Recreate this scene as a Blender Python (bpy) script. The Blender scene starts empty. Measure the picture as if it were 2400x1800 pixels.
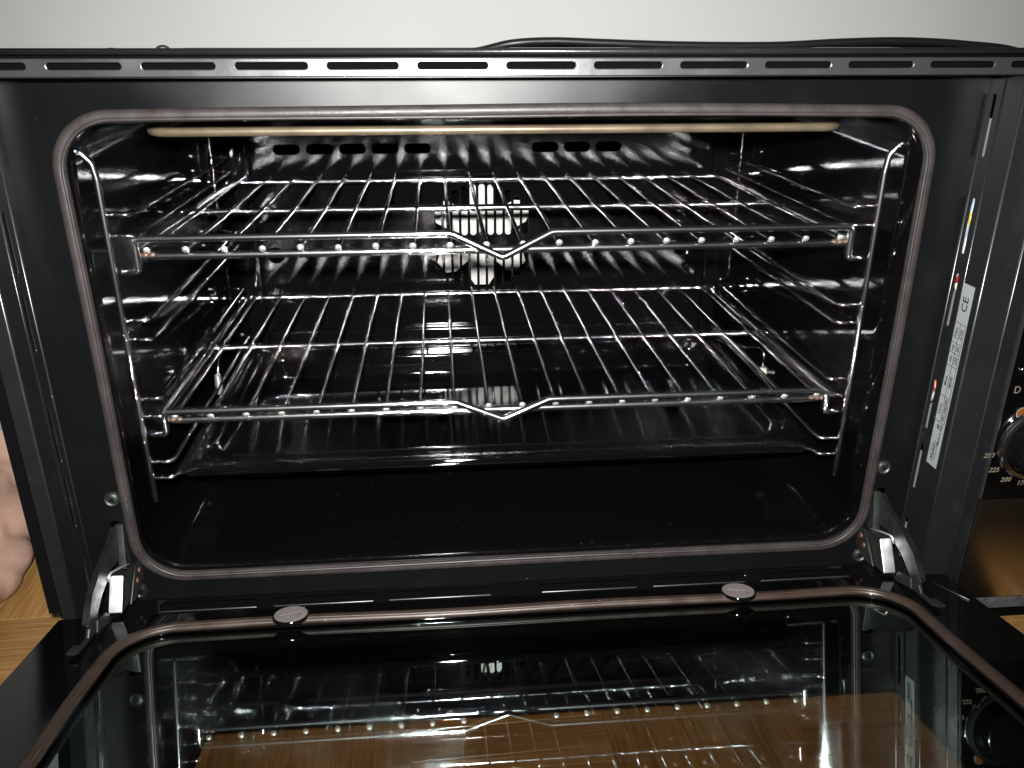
import bpy, bmesh, math, random
from mathutils import Matrix, Vector
random.seed(7)
sc = bpy.context.scene
C = sc.collection
PI = math.pi

# ------------------------------------------------------------------ camera
CAM = Vector((-0.05558, -0.60909, 0.23439))
PITCH, ROLL, YAW, FPX = -0.39227, -0.00059, -0.08556, 1971.605
def cam_matrix():
    R = (Matrix.Rotation(YAW, 3, 'Z') @ Matrix.Rotation(PITCH, 3, 'X') @ Matrix.Rotation(ROLL, 3, 'Y'))
    r, f, u = R.col[0], R.col[1], R.col[2]
    M = Matrix(((r.x, u.x, -f.x), (r.y, u.y, -f.y), (r.z, u.z, -f.z))).to_4x4()
    M.translation = CAM
    return M
cd = bpy.data.cameras.new('camera')
cam = bpy.data.objects.new('camera', cd); C.objects.link(cam)
cam.matrix_world = cam_matrix()
cd.sensor_fit = 'HORIZONTAL'; cd.sensor_width = 36.0; cd.lens = FPX / 2400 * 36
cd.clip_start = 0.01; cd.clip_end = 50
sc.camera = cam

# ------------------------------------------------------------------ world and the camera flash
w = bpy.data.worlds.new('World'); sc.world = w; w.use_nodes = True
w.node_tree.nodes['Background'].inputs[0].default_value = (0.9, 0.92, 1.0, 1)
w.node_tree.nodes['Background'].inputs[1].default_value = 0.012
fl = bpy.data.lights.new('camera_flash', 'SPOT')
fl.energy = 94; fl.color = (1.0, 0.985, 0.96)
fl.shadow_soft_size = 0.011; fl.spot_size = math.radians(106); fl.spot_blend = 1.0
flo = bpy.data.objects.new('camera_flash', fl); C.objects.link(flo)
flo.location = (-0.066, -0.615, 0.275)
aim = Vector((0.015, 0.20, 0.03)) - Vector(flo.location)
flo.rotation_euler = aim.to_track_quat('-Z', 'Y').to_euler()

vs = sc.view_settings
vs.view_transform = 'Standard'; vs.look = 'None'; vs.exposure = 0.0; vs.gamma = 1.0
vs.use_curve_mapping = False
sc.render.engine = 'CYCLES'
cy = sc.cycles
cy.max_bounces = 12; cy.glossy_bounces = 6; cy.transparent_max_bounces = 24; cy.diffuse_bounces = 3
cy.blur_glossy = 0.0; cy.sample_clamp_indirect = 0.0
cy.caustics_refractive = False; cy.caustics_reflective = False
try:
    cy.use_denoising = True; cy.denoiser = 'OPENIMAGEDENOISE'
except Exception:
    pass

# ------------------------------------------------------------------ materials
def mat(name, col, rough=0.4, metal=0.0, spec=0.5, rvar=0.0, cvar=0.0, scale=40.0, bump=0.0, bscale=120.0,
        coat=0.0, specks=0.0, beck=False, stain=None, stain_amt=0.0, stain_scale=18.0):
    m = bpy.data.materials.new(name); m.use_nodes = True
    nt = m.node_tree; b = nt.nodes['Principled BSDF']
    b.inputs['Base Color'].default_value = (*col, 1)
    b.inputs['Roughness'].default_value = rough
    b.inputs['Metallic'].default_value = metal
    b.inputs['Specular IOR Level'].default_value = spec
    b.inputs['Coat Weight'].default_value = coat
    b.inputs['Coat Roughness'].default_value = 0.08
    tc = nt.nodes.new('ShaderNodeTexCoord')
    if rvar or cvar or stain:
        n = nt.nodes.new('ShaderNodeTexNoise'); n.inputs['Scale'].default_value = scale
        n.inputs['Detail'].default_value = 6
        nt.links.new(tc.outputs['Object'], n.inputs['Vector'])
    if rvar:
        mr = nt.nodes.new('ShaderNodeMapRange')
        mr.inputs[1].default_value = 0.3; mr.inputs[2].default_value = 0.7
        mr.inputs[3].default_value = max(0.02, rough - rvar); mr.inputs[4].default_value = rough + rvar
        nt.links.new(n.outputs['Fac'], mr.inputs[0]); nt.links.new(mr.outputs[0], b.inputs['Roughness'])
    last = None
    if cvar:
        r = nt.nodes.new('ShaderNodeValToRGB')
        r.color_ramp.elements[0].position = 0.3; r.color_ramp.elements[1].position = 0.7
        r.color_ramp.elements[0].color = (*[c * (1 - cvar) for c in col], 1)
        r.color_ramp.elements[1].color = (*[min(1, c * (1 + cvar)) for c in col], 1)
        nt.links.new(n.outputs['Fac'], r.inputs[0]); last = r.outputs[0]
    if stain:
        n2 = nt.nodes.new('ShaderNodeTexNoise'); n2.inputs['Scale'].default_value = stain_scale
        n2.inputs['Detail'].default_value = 8
        nt.links.new(tc.outputs['Object'], n2.inputs['Vector'])
        rr = nt.nodes.new('ShaderNodeMapRange')
        rr.inputs[1].default_value = 0.58; rr.inputs[2].default_value = 0.72
        rr.inputs[3].default_value = 0; rr.inputs[4].default_value = stain_amt
        nt.links.new(n2.outputs['Fac'], rr.inputs[0])
        mx = nt.nodes.new('ShaderNodeMixRGB')
        nt.links.new(rr.outputs[0], mx.inputs[0])
        mx.inputs[1].default_value = (*col, 1)
        if last is not None: nt.links.new(last, mx.inputs[1])
        mx.inputs[2].default_value = (*stain, 1); last = mx.outputs[0]
    if specks:
        vo = nt.nodes.new('ShaderNodeTexVoronoi'); vo.inputs['Scale'].default_value = 95
        nt.links.new(tc.outputs['Object'], vo.inputs['Vector'])
        sx = nt.nodes.new('ShaderNodeSeparateColor'); nt.links.new(vo.outputs['Color'], sx.inputs[0])
        ths = nt.nodes.new('ShaderNodeMath'); ths.operation = 'MULTIPLY'; ths.inputs[1].default_value = 0.05 * specks
        nt.links.new(sx.outputs[0], ths.inputs[0])
        lt_ = nt.nodes.new('ShaderNodeMath'); lt_.operation = 'LESS_THAN'
        nt.links.new(vo.outputs['Distance'], lt_.inputs[0]); nt.links.new(ths.outputs[0], lt_.inputs[1])
        mx2 = nt.nodes.new('ShaderNodeMixRGB'); nt.links.new(lt_.outputs[0], mx2.inputs[0])
        mx2.inputs[1].default_value = (*col, 1); mx2.inputs[2].default_value = (0.06, 0.057, 0.05, 1)
        if last is not None: nt.links.new(last, mx2.inputs[1])
        last = mx2.outputs[0]
    if last is not None: nt.links.new(last, b.inputs['Base Color'])
    if bump:
        n3 = nt.nodes.new('ShaderNodeTexNoise'); n3.inputs['Scale'].default_value = bscale
        n3.inputs['Detail'].default_value = 4
        nt.links.new(tc.outputs['Object'], n3.inputs['Vector'])
        bp = nt.nodes.new('ShaderNodeBump'); bp.inputs['Strength'].default_value = bump
        bp.inputs['Distance'].default_value = 0.001
        nt.links.new(n3.outputs['Fac'], bp.inputs['Height']); nt.links.new(bp.outputs[0], b.inputs['Normal'])
    if beck:
        # smooth glassy top coat: tight Beckmann highlight over a dark body, weighted by Fresnel
        out = nt.nodes['Material Output']
        d = nt.nodes.new('ShaderNodeBsdfDiffuse'); g = nt.nodes.new('ShaderNodeBsdfGlossy'); g.distribution = 'BECKMANN'
        fr = nt.nodes.new('ShaderNodeFresnel'); fr.inputs[0].default_value = 1.5
        mlt = nt.nodes.new('ShaderNodeMath'); mlt.operation = 'MULTIPLY'; mlt.inputs[1].default_value = spec / 0.5
        mxs = nt.nodes.new('ShaderNodeMixShader')
        d.inputs['Color'].default_value = (*col, 1); g.inputs['Color'].default_value = (1, 1, 1, 1)
        g.inputs['Roughness'].default_value = rough
        for src, dst in (('Base Color', d.inputs['Color']), ('Roughness', g.inputs['Roughness'])):
            if b.inputs[src].is_linked: nt.links.new(b.inputs[src].links[0].from_socket, dst)
        if b.inputs['Normal'].is_linked:
            for q in (d, g): nt.links.new(b.inputs['Normal'].links[0].from_socket, q.inputs['Normal'])
        nt.links.new(fr.outputs[0], mlt.inputs[0]); nt.links.new(mlt.outputs[0], mxs.inputs[0])
        nt.links.new(d.outputs[0], mxs.inputs[1]); nt.links.new(g.outputs[0], mxs.inputs[2])
        nt.links.new(mxs.outputs[0], out.inputs[0])
        if metal > 0.95:        # bare metal: the coloured highlight alone
            g.inputs['Color'].default_value = (*col, 1)
            if b.inputs['Base Color'].is_linked: nt.links.new(b.inputs['Base Color'].links[0].from_socket, g.inputs['Color'])
            g2 = nt.nodes.new('ShaderNodeBsdfGlossy'); g2.distribution = 'GGX'; g2.inputs['Roughness'].default_value = 0.33
            g2.inputs['Color'].default_value = (*col, 1)
            if g.inputs['Color'].is_linked: nt.links.new(g.inputs['Color'].links[0].from_socket, g2.inputs['Color'])
            mxm = nt.nodes.new('ShaderNodeMixShader'); mxm.inputs[0].default_value = 0.13
            nt.links.new(g.outputs[0], mxm.inputs[1]); nt.links.new(g2.outputs[0], mxm.inputs[2])
            nt.links.new(mxm.outputs[0], out.inputs[0])
        nt.nodes.remove(b)
    return m

M = {}
M['enamel'] = mat('black_enamel', (0.0018, 0.0018, 0.0021), 0.10, spec=0.5, rvar=0.02, scale=30, specks=1.0, beck=True)
M['enamel_back'] = mat('black_enamel_back_wall', (0.003, 0.003, 0.0034), 0.125, spec=0.34, rvar=0.015, scale=25, specks=0.8, beck=True,
                       stain=(0.010, 0.0095, 0.009), stain_amt=0.4, stain_scale=30)
M['tray'] = mat('black_tray_enamel', (0.0016, 0.0016, 0.0019), 0.085, spec=0.9, rvar=0.02, scale=20, specks=1.0, beck=True)
M['frame'] = mat('charcoal_paint', (0.0036, 0.0038, 0.0042), 0.40, spec=0.25, beck=True, rvar=0.05, scale=9, specks=0.6, bump=0.01, bscale=400,
                 stain=(0.0062, 0.0062, 0.0066), stain_amt=0.6, stain_scale=26)
M['side'] = mat('dark_side_sheet', (0.0085, 0.0092, 0.0098), 0.28, metal=0.0, rvar=0.1, scale=20, bump=0.08, bscale=300,
                stain=(0.014, 0.014, 0.014), stain_amt=0.5, stain_scale=110)
M['vent'] = mat('satin_vent_steel', (0.088, 0.088, 0.092), 0.31, metal=0.8, rvar=0.06, scale=30, bump=0.04, bscale=260,
                stain=(0.09, 0.09, 0.09), stain_amt=0.5, stain_scale=40)
M['chrome'] = mat('chromed_wire', (0.82, 0.82, 0.84), 0.19, metal=1.0, beck=True, rvar=0.05, scale=90,
                  stain=(0.26, 0.18, 0.11), stain_amt=0.5, stain_scale=60)
M['chrome_old'] = mat('heat_dulled_chrome', (0.46, 0.45, 0.45), 0.15, metal=1.0, beck=True, rvar=0.05, scale=90,
                      stain=(0.16, 0.11, 0.07), stain_amt=0.6, stain_scale=50)
M['scorch'] = mat('scorched_steel', (0.085, 0.056, 0.040), 0.5, metal=0.5, cvar=0.6, scale=260, bump=0.4, bscale=700)
M['bead'] = mat('weld_bead', (0.62, 0.61, 0.60), 0.45, metal=0.85, rvar=0.1, scale=300, cvar=0.25, bump=0.2, bscale=900)
M['zinc'] = mat('zinc_plated_steel', (0.062, 0.067, 0.064), 0.48, metal=0.85, rvar=0.1, scale=120, bump=0.12, bscale=500,
                stain=(0.045, 0.045, 0.04), stain_amt=0.7, stain_scale=160)
M['zinc_pale_lit'] = mat('pale_lit_zinc_steel', (0.70, 0.70, 0.73), 0.42, metal=0.9, rvar=0.08, scale=80)  # pale zinc; on the bracket web the flash light is in its colour
M['rust'] = mat('rusty_rivet', (0.09, 0.030, 0.012), 0.6, cvar=0.4, scale=200)
M['gasket'] = mat('grey_brown_silicone', (0.025, 0.0212, 0.0206), 0.44, spec=0.35, rvar=0.1, cvar=0.2, scale=60, bump=0.12, bscale=300,
                  stain=(0.018, 0.012, 0.009), stain_amt=0.5, stain_scale=90)
M['gasket_door'] = mat('brown_silicone', (0.030, 0.0195, 0.0155), 0.42, spec=0.35, rvar=0.1, cvar=0.2, scale=60, bump=0.12, bscale=300)
M['heater'] = mat('tan_heater_tube', (0.115, 0.090, 0.058), 0.40, metal=0.4, cvar=0.2, rvar=0.06, scale=40, bump=0.06, bscale=300)
M['fan'] = mat('pale_aluminium', (0.50, 0.49, 0.475), 0.5, metal=0.15, cvar=0.06, scale=50)
M['dark'] = mat('matte_black_and_shade', (0.0015, 0.0015, 0.0015), 0.9, spec=0.03)  # shade of gaps and recesses put into the colour, also matte black parts
M['rubber'] = mat('black_rubber', (0.009, 0.009, 0.010), 0.40, bump=0.06, bscale=200)
M['blackglass'] = mat('black_glass', (0.0015, 0.0015, 0.0017), 0.05)
M['steel'] = mat('brushed_steel', (0.66, 0.58, 0.44), 0.22, metal=1.0, bump=0.01, bscale=600)
M['knob'] = mat('black_knob_plastic', (0.003, 0.003, 0.0035), 0.16)
M['plinth'] = mat('dusty_grey_trim', (0.05, 0.05, 0.053), 0.6, cvar=0.45, scale=260, bump=0.4, bscale=400)
M['label'] = mat('silver_label_film', (0.26, 0.28, 0.285), 0.42, metal=0.1, cvar=0.06, scale=30)
M['ink'] = mat('black_ink', (0.006, 0.006, 0.007), 0.6)
M['print'] = mat('pale_gold_print', (0.15, 0.125, 0.085), 0.5)
M['porcelain'] = mat('white_porcelain', (0.45, 0.44, 0.40), 0.25)
M['insul'] = mat('grey_inner_sheet', (0.17, 0.175, 0.18), 0.5)
M['orange'] = mat('orange_wire_sleeve', (0.30, 0.055, 0.015), 0.4)
M['red'] = mat('red_wire_sleeve', (0.22, 0.012, 0.012), 0.4)
M['blue'] = mat('pale_blue_wire_sleeve', (0.21, 0.27, 0.34), 0.4)
M['yellow'] = mat('yellow_wire_sleeve', (0.34, 0.26, 0.03), 0.4)
M['white'] = mat('white_wire_sleeve', (0.38, 0.38, 0.365), 0.4)
M['amber'] = mat('amber_lens', (0.14, 0.045, 0.01), 0.2)
M['coin'] = mat('pinkish_steel_cap', (0.24, 0.21, 0.205), 0.40, metal=0.5, rvar=0.1, scale=150, bump=0.08, bscale=300,
                stain=(0.09, 0.075, 0.07), stain_amt=0.6, stain_scale=220)
M['trouser'] = mat('pale_cotton', (0.40, 0.42, 0.40), 0.85, cvar=0.08, scale=80, bump=0.3, bscale=500)
M['wall'] = mat('pale_grey_plaster', (0.49, 0.487, 0.48), 0.7, cvar=0.02, scale=6, bump=0.04, bscale=90)

def skin_mat():
    m = mat('skin', (0.36, 0.225, 0.17), 0.5, cvar=0.12, scale=35, bump=0.5, bscale=60)
    b = m.node_tree.nodes['Principled BSDF']
    b.inputs['Subsurface Weight'].default_value = 0.15
    b.inputs['Subsurface Radius'].default_value = (0.012, 0.005, 0.003)
    b.inputs['Subsurface Scale'].default_value = 0.5
    return m
M['skin'] = skin_mat()

def wood_mat():
    m = bpy.data.materials.new('oak_parquet'); m.use_nodes = True
    nt = m.node_tree; b = nt.nodes['Principled BSDF']
    b.inputs['Roughness'].default_value = 0.32
    tc = nt.nodes.new('ShaderNodeTexCoord'); oi = nt.nodes.new('ShaderNodeObjectInfo')
    add = nt.nodes.new('ShaderNodeVectorMath'); add.operation = 'ADD'
    cmb = nt.nodes.new('ShaderNodeCombineXYZ')
    ml = nt.nodes.new('ShaderNodeMath'); ml.operation = 'MULTIPLY'; ml.inputs[1].default_value = 37.0
    nt.links.new(oi.outputs['Random'], ml.inputs[0])
    nt.links.new(ml.outputs[0], cmb.inputs[0]); nt.links.new(ml.outputs[0], cmb.inputs[1])
    nt.links.new(tc.outputs['Object'], add.inputs[0]); nt.links.new(cmb.outputs[0], add.inputs[1])
    mp = nt.nodes.new('ShaderNodeMapping'); mp.inputs['Scale'].default_value = (6, 130, 60)
    nt.links.new(add.outputs[0], mp.inputs['Vector'])
    n = nt.nodes.new('ShaderNodeTexNoise'); n.inputs['Scale'].default_value = 3.0; n.inputs['Detail'].default_value = 6
    nt.links.new(mp.outputs[0], n.inputs['Vector'])
    r = nt.nodes.new('ShaderNodeValToRGB')
    r.color_ramp.elements[0].position = 0.32; r.color_ramp.elements[0].color = (0.20, 0.098, 0.030, 1)
    r.color_ramp.elements[1].position = 0.62; r.color_ramp.elements[1].color = (0.32, 0.178, 0.058, 1)
    nt.links.new(n.outputs['Fac'], r.inputs[0])
    hs = nt.nodes.new('ShaderNodeHueSaturation')
    mr = nt.nodes.new('ShaderNodeMapRange'); mr.inputs[3].default_value = 0.82; mr.inputs[4].default_value = 1.15
    nt.links.new(oi.outputs['Random'], mr.inputs[0]); nt.links.new(mr.outputs[0], hs.inputs['Value'])
    nt.links.new(r.outputs[0], hs.inputs['Color']); nt.links.new(hs.outputs[0], b.inputs['Base Color'])
    bp = nt.nodes.new('ShaderNodeBump'); bp.inputs['Strength'].default_value = 0.12; bp.inputs['Distance'].default_value = 0.0008
    nt.links.new(n.outputs['Fac'], bp.inputs['Height']); nt.links.new(bp.outputs[0], b.inputs['Normal'])
    return m
M['wood'] = wood_mat()

def glass_mat(name, tint, refl, ior, rough=0.0):
    m = bpy.data.materials.new(name); m.use_nodes = True
    nt = m.node_tree; nt.nodes.clear()
    out = nt.nodes.new('ShaderNodeOutputMaterial'); mx = nt.nodes.new('ShaderNodeMixShader')
    t = nt.nodes.new('ShaderNodeBsdfTransparent'); t.inputs[0].default_value = (*tint, 1)
    g = nt.nodes.new('ShaderNodeBsdfGlossy'); g.inputs['Color'].default_value = (*refl, 1); g.inputs['Roughness'].default_value = rough
    f = nt.nodes.new('ShaderNodeFresnel'); f.inputs[0].default_value = ior
    geo = nt.nodes.new('ShaderNodeNewGeometry')
    if rough:
        tcg = nt.nodes.new('ShaderNodeTexCoord'); ng = nt.nodes.new('ShaderNodeTexNoise')
        ng.inputs['Scale'].default_value = 9; ng.inputs['Detail'].default_value = 7; ng.inputs['Distortion'].default_value = 1.2
        mg = nt.nodes.new('ShaderNodeMapRange'); mg.inputs[1].default_value = 0.48; mg.inputs[2].default_value = 0.75
        mg.inputs[3].default_value = 0.0; mg.inputs[4].default_value = rough
        nt.links.new(tcg.outputs['Object'], ng.inputs['Vector']); nt.links.new(ng.outputs['Fac'], mg.inputs[0])
        nt.links.new(mg.outputs[0], g.inputs['Roughness'])
    # front faces mirror as air-to-glass; the inner side of a face only passes the light on
    inv = nt.nodes.new('ShaderNodeMath'); inv.operation = 'SUBTRACT'; inv.inputs[0].default_value = 1.0
    nt.links.new(geo.outputs['Backfacing'], inv.inputs[1])
    ml = nt.nodes.new('ShaderNodeMath'); ml.operation = 'MULTIPLY'
    nt.links.new(f.outputs[0], ml.inputs[0]); nt.links.new(inv.outputs[0], ml.inputs[1])
    nt.links.new(ml.outputs[0], mx.inputs[0]); nt.links.new(t.outputs[0], mx.inputs[1]); nt.links.new(g.outputs[0], mx.inputs[2])
    nt.links.new(mx.outputs[0], out.inputs[0])
    return m
M['glass'] = glass_mat('door_glass', (0.88, 0.87, 0.86), (0.82, 1.0, 0.94), 3.2, 0.10)
M['glass_outer'] = glass_mat('outer_door_glass', (0.80, 0.79, 0.77), (1.0, 0.92, 0.86), 1.8)

# ------------------------------------------------------------------ helpers
def empty(name, loc, label=None, cat=None, group=None, kind=None):
    o = bpy.data.objects.new(name, None); C.objects.link(o); o.location = loc
    o.empty_display_size = 0.02
    tag(o, label, cat, group, kind)
    return o
def tag(o, label=None, cat=None, group=None, kind=None):
    if label: o['label'] = label
    if cat: o['category'] = cat
    if group: o['group'] = group
    if kind: o['kind'] = kind
    return o
def wloc(o):
    v = Vector((0, 0, 0))
    while o is not None:
        v += o.location; o = o.parent
    return v
def link(name, me, m, parent=None, smooth=True, base=None):
    """me is in world coordinates; origin moved to base or to the mesh's own centre"""
    if base is None and len(me.vertices):
        co = [v.co for v in me.vertices]
        base = Vector([(min(c[i] for c in co) + max(c[i] for c in co)) / 2 for i in range(3)])
    base = Vector(base)
    me.transform(Matrix.Translation(-base))
    o = bpy.data.objects.new(name, me); C.objects.link(o)
    if m is not None:
        me.materials.clear(); me.materials.append(M[m] if isinstance(m, str) else m)
    if smooth:
        for p in me.polygons: p.use_smooth = True
    if parent is not None:
        o.parent = parent; o.location = base - wloc(parent)
    else:
        o.location = base
    return o
def tomesh(bm, name='m'):
    me = bpy.data.meshes.new(name)
    bmesh.ops.recalc_face_normals(bm, faces=bm.faces)
    bm.to_mesh(me); bm.free(); return me
def sharp(o, ang=35):
    me = o.data
    try:
        me.set_sharp_from_angle(angle=math.radians(ang))
    except Exception:
        pass
    return o

def fillet(pts, r, n=6, closed=False):
    pts = [Vector(p) for p in pts]; out = []
    N = len(pts)
    for i, p in enumerate(pts):
        if not closed and i in (0, N - 1):
            out.append(p); continue
        a, b = pts[i - 1], pts[(i + 1) % N]
        u, v = (a - p), (b - p)
        lu, lv = u.length, v.length
        u.normalize(); v.normalize()
        ang = u.angle(v)
        if ang > PI - 0.02: out.append(p); continue
        rr = r[i] if isinstance(r, (list, tuple)) else r
        t = min(rr / math.tan(ang / 2), lu * 0.49, lv * 0.49)
        rr = t * math.tan(ang / 2)
        bis = (u + v).normalized(); c = p + bis * (rr / math.sin(ang / 2))
        s, e = (p + u * t) - c, (p + v * t) - c
        tot = s.angle(e); ax = s.cross(e)
        if ax.length < 1e-12: out.append(p); continue
        ax.normalize()
        for k in range(n + 1):
            out.append(c + Matrix.Rotation(tot * k / n, 3, ax) @ s)
    return out

def add_tube(bm, pts, r, seg=10, closed=False, flat=None, cap=True, round_cap=False):
    """sweep a circle (or flattened profile) along pts; r a number or a list"""
    pts = [Vector(p) for p in pts]; N = len(pts)
    T = []
    for i in range(N):
        if closed: t = pts[(i + 1) % N] - pts[i - 1]
        elif i == 0: t = pts[1] - pts[0]
        elif i == N - 1: t = pts[-1] - pts[-2]
        else: t = (pts[i + 1] - pts[i]).normalized() + (pts[i] - pts[i - 1]).normalized()
        T.append(t.normalized())
    if flat is not None:
        nrm = Vector(flat['n'])
    else:
        nrm = T[0].orthogonal().normalized()
    rings = []
    for i in range(N):
        if flat is not None:
            nn = (Vector(flat['n']) - T[i] * T[i].dot(Vector(flat['n']))).normalized()
        else:
            nrm = (nrm - T[i] * nrm.dot(T[i])).normalized(); nn = nrm
        bb = T[i].cross(nn)
        rr = r[i] if isinstance(r, (list, tuple)) else r
        ring = []
        for k in range(seg):
            a = 2 * PI * k / seg
            if flat is not None:
                ring.append(bm.verts.new(pts[i] + nn * (math.cos(a) * flat['h']) + bb * (math.sin(a) * flat['w'])))
            else:
                ring.append(bm.verts.new(pts[i] + (nn * math.cos(a) + bb * math.sin(a)) * rr))
        rings.append(ring)
    for i in range(N if closed else N - 1):
        A, B = rings[i], rings[(i + 1) % N]
        for k in range(seg):
            bm.faces.new((A[k], A[(k + 1) % seg], B[(k + 1) % seg], B[k]))
    if not closed and cap:
        for ring, t, idx in ((rings[0], -T[0], 0), (rings[-1], T[-1], -1)):
            rr = r[idx] if isinstance(r, (list, tuple)) else r
            if round_cap:
                prev = ring; c = pts[idx]
                for q in (0.5, 0.85):
                    nr = [bm.verts.new(c + (v.co - c) * math.cos(math.asin(q)) + t * rr * q) for v in ring]
                    for k in range(seg): bm.faces.new((prev[k], prev[(k + 1) % seg], nr[(k + 1) % seg], nr[k]))
                    prev = nr
                bm.faces.new(prev)
            else:
                bm.faces.new(ring)
def tube(name, pts, r, m, parent=None, **kw):
    bm = bmesh.new(); add_tube(bm, pts, r, **kw)
    return link(name, tomesh(bm), m, parent)

def add_box(bm, lo, hi, mtx=None):
    vs_ = [bm.verts.new((x, y, z)) for x in (lo[0], hi[0]) for y in (lo[1], hi[1]) for z in (lo[2], hi[2])]
    if mtx is not None:
        for v in vs_: v.co = mtx @ v.co
    for f in ((0, 1, 3, 2), (4, 6, 7, 5), (0, 4, 5, 1), (2, 3, 7, 6), (0, 2, 6, 4), (1, 5, 7, 3)):
        bm.faces.new([vs_[i] for i in f])
    return vs_
def box(name, lo, hi, m, parent=None, bev=0.0, mtx=None, seg=2):
    bm = bmesh.new(); add_box(bm, lo, hi, mtx)
    if bev:
        bmesh.ops.bevel(bm, geom=list(bm.edges), offset=bev, segments=seg, affect='EDGES', profile=0.7)
    return sharp(link(name, tomesh(bm), m, parent), 50)

def rrect(x0, x1, z0, z1, r, n=8):
    out = []
    for cx, cz, a0 in ((x1 - r, z1 - r, 0), (x0 + r, z1 - r, PI / 2), (x0 + r, z0 + r, PI), (x1 - r, z0 + r, 1.5 * PI)):
        for k in range(n + 1):
            a = a0 + PI / 2 * k / n
            out.append((cx + r * math.cos(a), cz + r * math.sin(a)))
    return out
def circle(cx, cy_, r, n=24):
    return [(cx + r * math.cos(2 * PI * k / n), cy_ + r * math.sin(2 * PI * k / n)) for k in range(n)]
def plate_mesh(loops, thick, bev=0.0, mtx=None):
    """flat sheet with holes: loops[0] the outline, the rest holes; sheet centred on local z = 0"""
    cu = bpy.data.curves.new('tmp', 'CURVE'); cu.dimensions = '2D'; cu.fill_mode = 'BOTH'
    cu.extrude = max(1e-5, thick / 2 - bev); cu.bevel_depth = bev; cu.bevel_resolution = 1; cu.offset = -bev
    for lp in loops:
        s = cu.splines.new('POLY'); s.points.add(len(lp) - 1)
        for i, p in enumerate(lp): s.points[i].co = (p[0], p[1], 0, 1)
        s.use_cyclic_u = True
    o = bpy.data.objects.new('tmp', cu); C.objects.link(o)
    dg = bpy.context.evaluated_depsgraph_get()
    me = bpy.data.meshes.new_from_object(o.evaluated_get(dg))
    bpy.data.objects.remove(o); bpy.data.curves.remove(cu)
    if mtx is not None: me.transform(mtx)
    return me
def plate(name, loops, thick, m, parent=None, bev=0.0, mtx=None):
    return sharp(link(name, plate_mesh(loops, thick, bev, mtx), m, parent), 40)
def frame_m(o, ux, uy):
    ux, uy = Vector(ux).normalized(), Vector(uy).normalized(); uz = ux.cross(uy)
    Mx = Matrix((ux, uy, uz)).transposed().to_4x4(); Mx.translation = Vector(o); return Mx
FRONT = lambda y: frame_m((0, y, 0), (1, 0, 0), (0, 0, 1))      # local (x, z) facing the viewer
SIDE = lambda x: frame_m((x, 0, 0), (0, 1, 0), (0, 0, 1))       # local (y, z)
def text(name, s, size, mtx, m, parent=None, align='CENTER', shear=0.0, squash=1.0):
    cu = bpy.data.curves.new('tmp', 'FONT'); cu.body = s; cu.size = size; cu.align_x = align; cu.align_y = 'CENTER'
    cu.extrude = 0.00008; cu.shear = shear; cu.resolution_u = 3; cu.offset = size * 0.006
    o = bpy.data.objects.new('tmp', cu); C.objects.link(o)
    dg = bpy.context.evaluated_depsgraph_get()
    me = bpy.data.meshes.new_from_object(o.evaluated_get(dg))
    bpy.data.objects.remove(o); bpy.data.curves.remove(cu)
    if squash != 1.0: me.transform(Matrix.Diagonal((squash, 1, 1, 1)))
    me.transform(mtx)
    return link(name, me, m, parent, smooth=False)

def lathe(name, prof, mtx, m, parent=None, n=28):
    """prof: list of (radius, height) turned about local z"""
    bm = bmesh.new(); rings = []
    for r, h in prof:
        if r < 1e-6: rings.append([bm.verts.new((0, 0, h))])
        else: rings.append([bm.verts.new((r * math.cos(2 * PI * k / n), r * math.sin(2 * PI * k / n), h)) for k in range(n)])
    for A, B in zip(rings, rings[1:]):
        if len(A) == 1 and len(B) > 1:
            for k in range(n): bm.faces.new((A[0], B[k], B[(k + 1) % n]))
        elif len(B) == 1 and len(A) > 1:
            for k in range(n): bm.faces.new((A[k], A[(k + 1) % n], B[0]))
        elif len(A) > 1:
            for k in range(n): bm.faces.new((A[k], A[(k + 1) % n], B[(k + 1) % n], B[k]))
    bmesh.ops.transform(bm, matrix=mtx, verts=bm.verts)
    return sharp(link(name, tomesh(bm), m, parent), 45)

# ================================================================== the setting
FZ = -0.245
wallo = box('wall', (-2.2, 0.60, FZ), (2.2, 0.70, 1.6), 'wall'); tag(wallo, 'pale grey plaster wall behind the oven', kind='structure')
floor = box('floor', (-2.2, -2.0, FZ - 0.05), (2.2, 0.70, FZ - 0.004), 'wood')
tag(floor, 'golden oak parquet floor under the oven', kind='structure')
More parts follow.
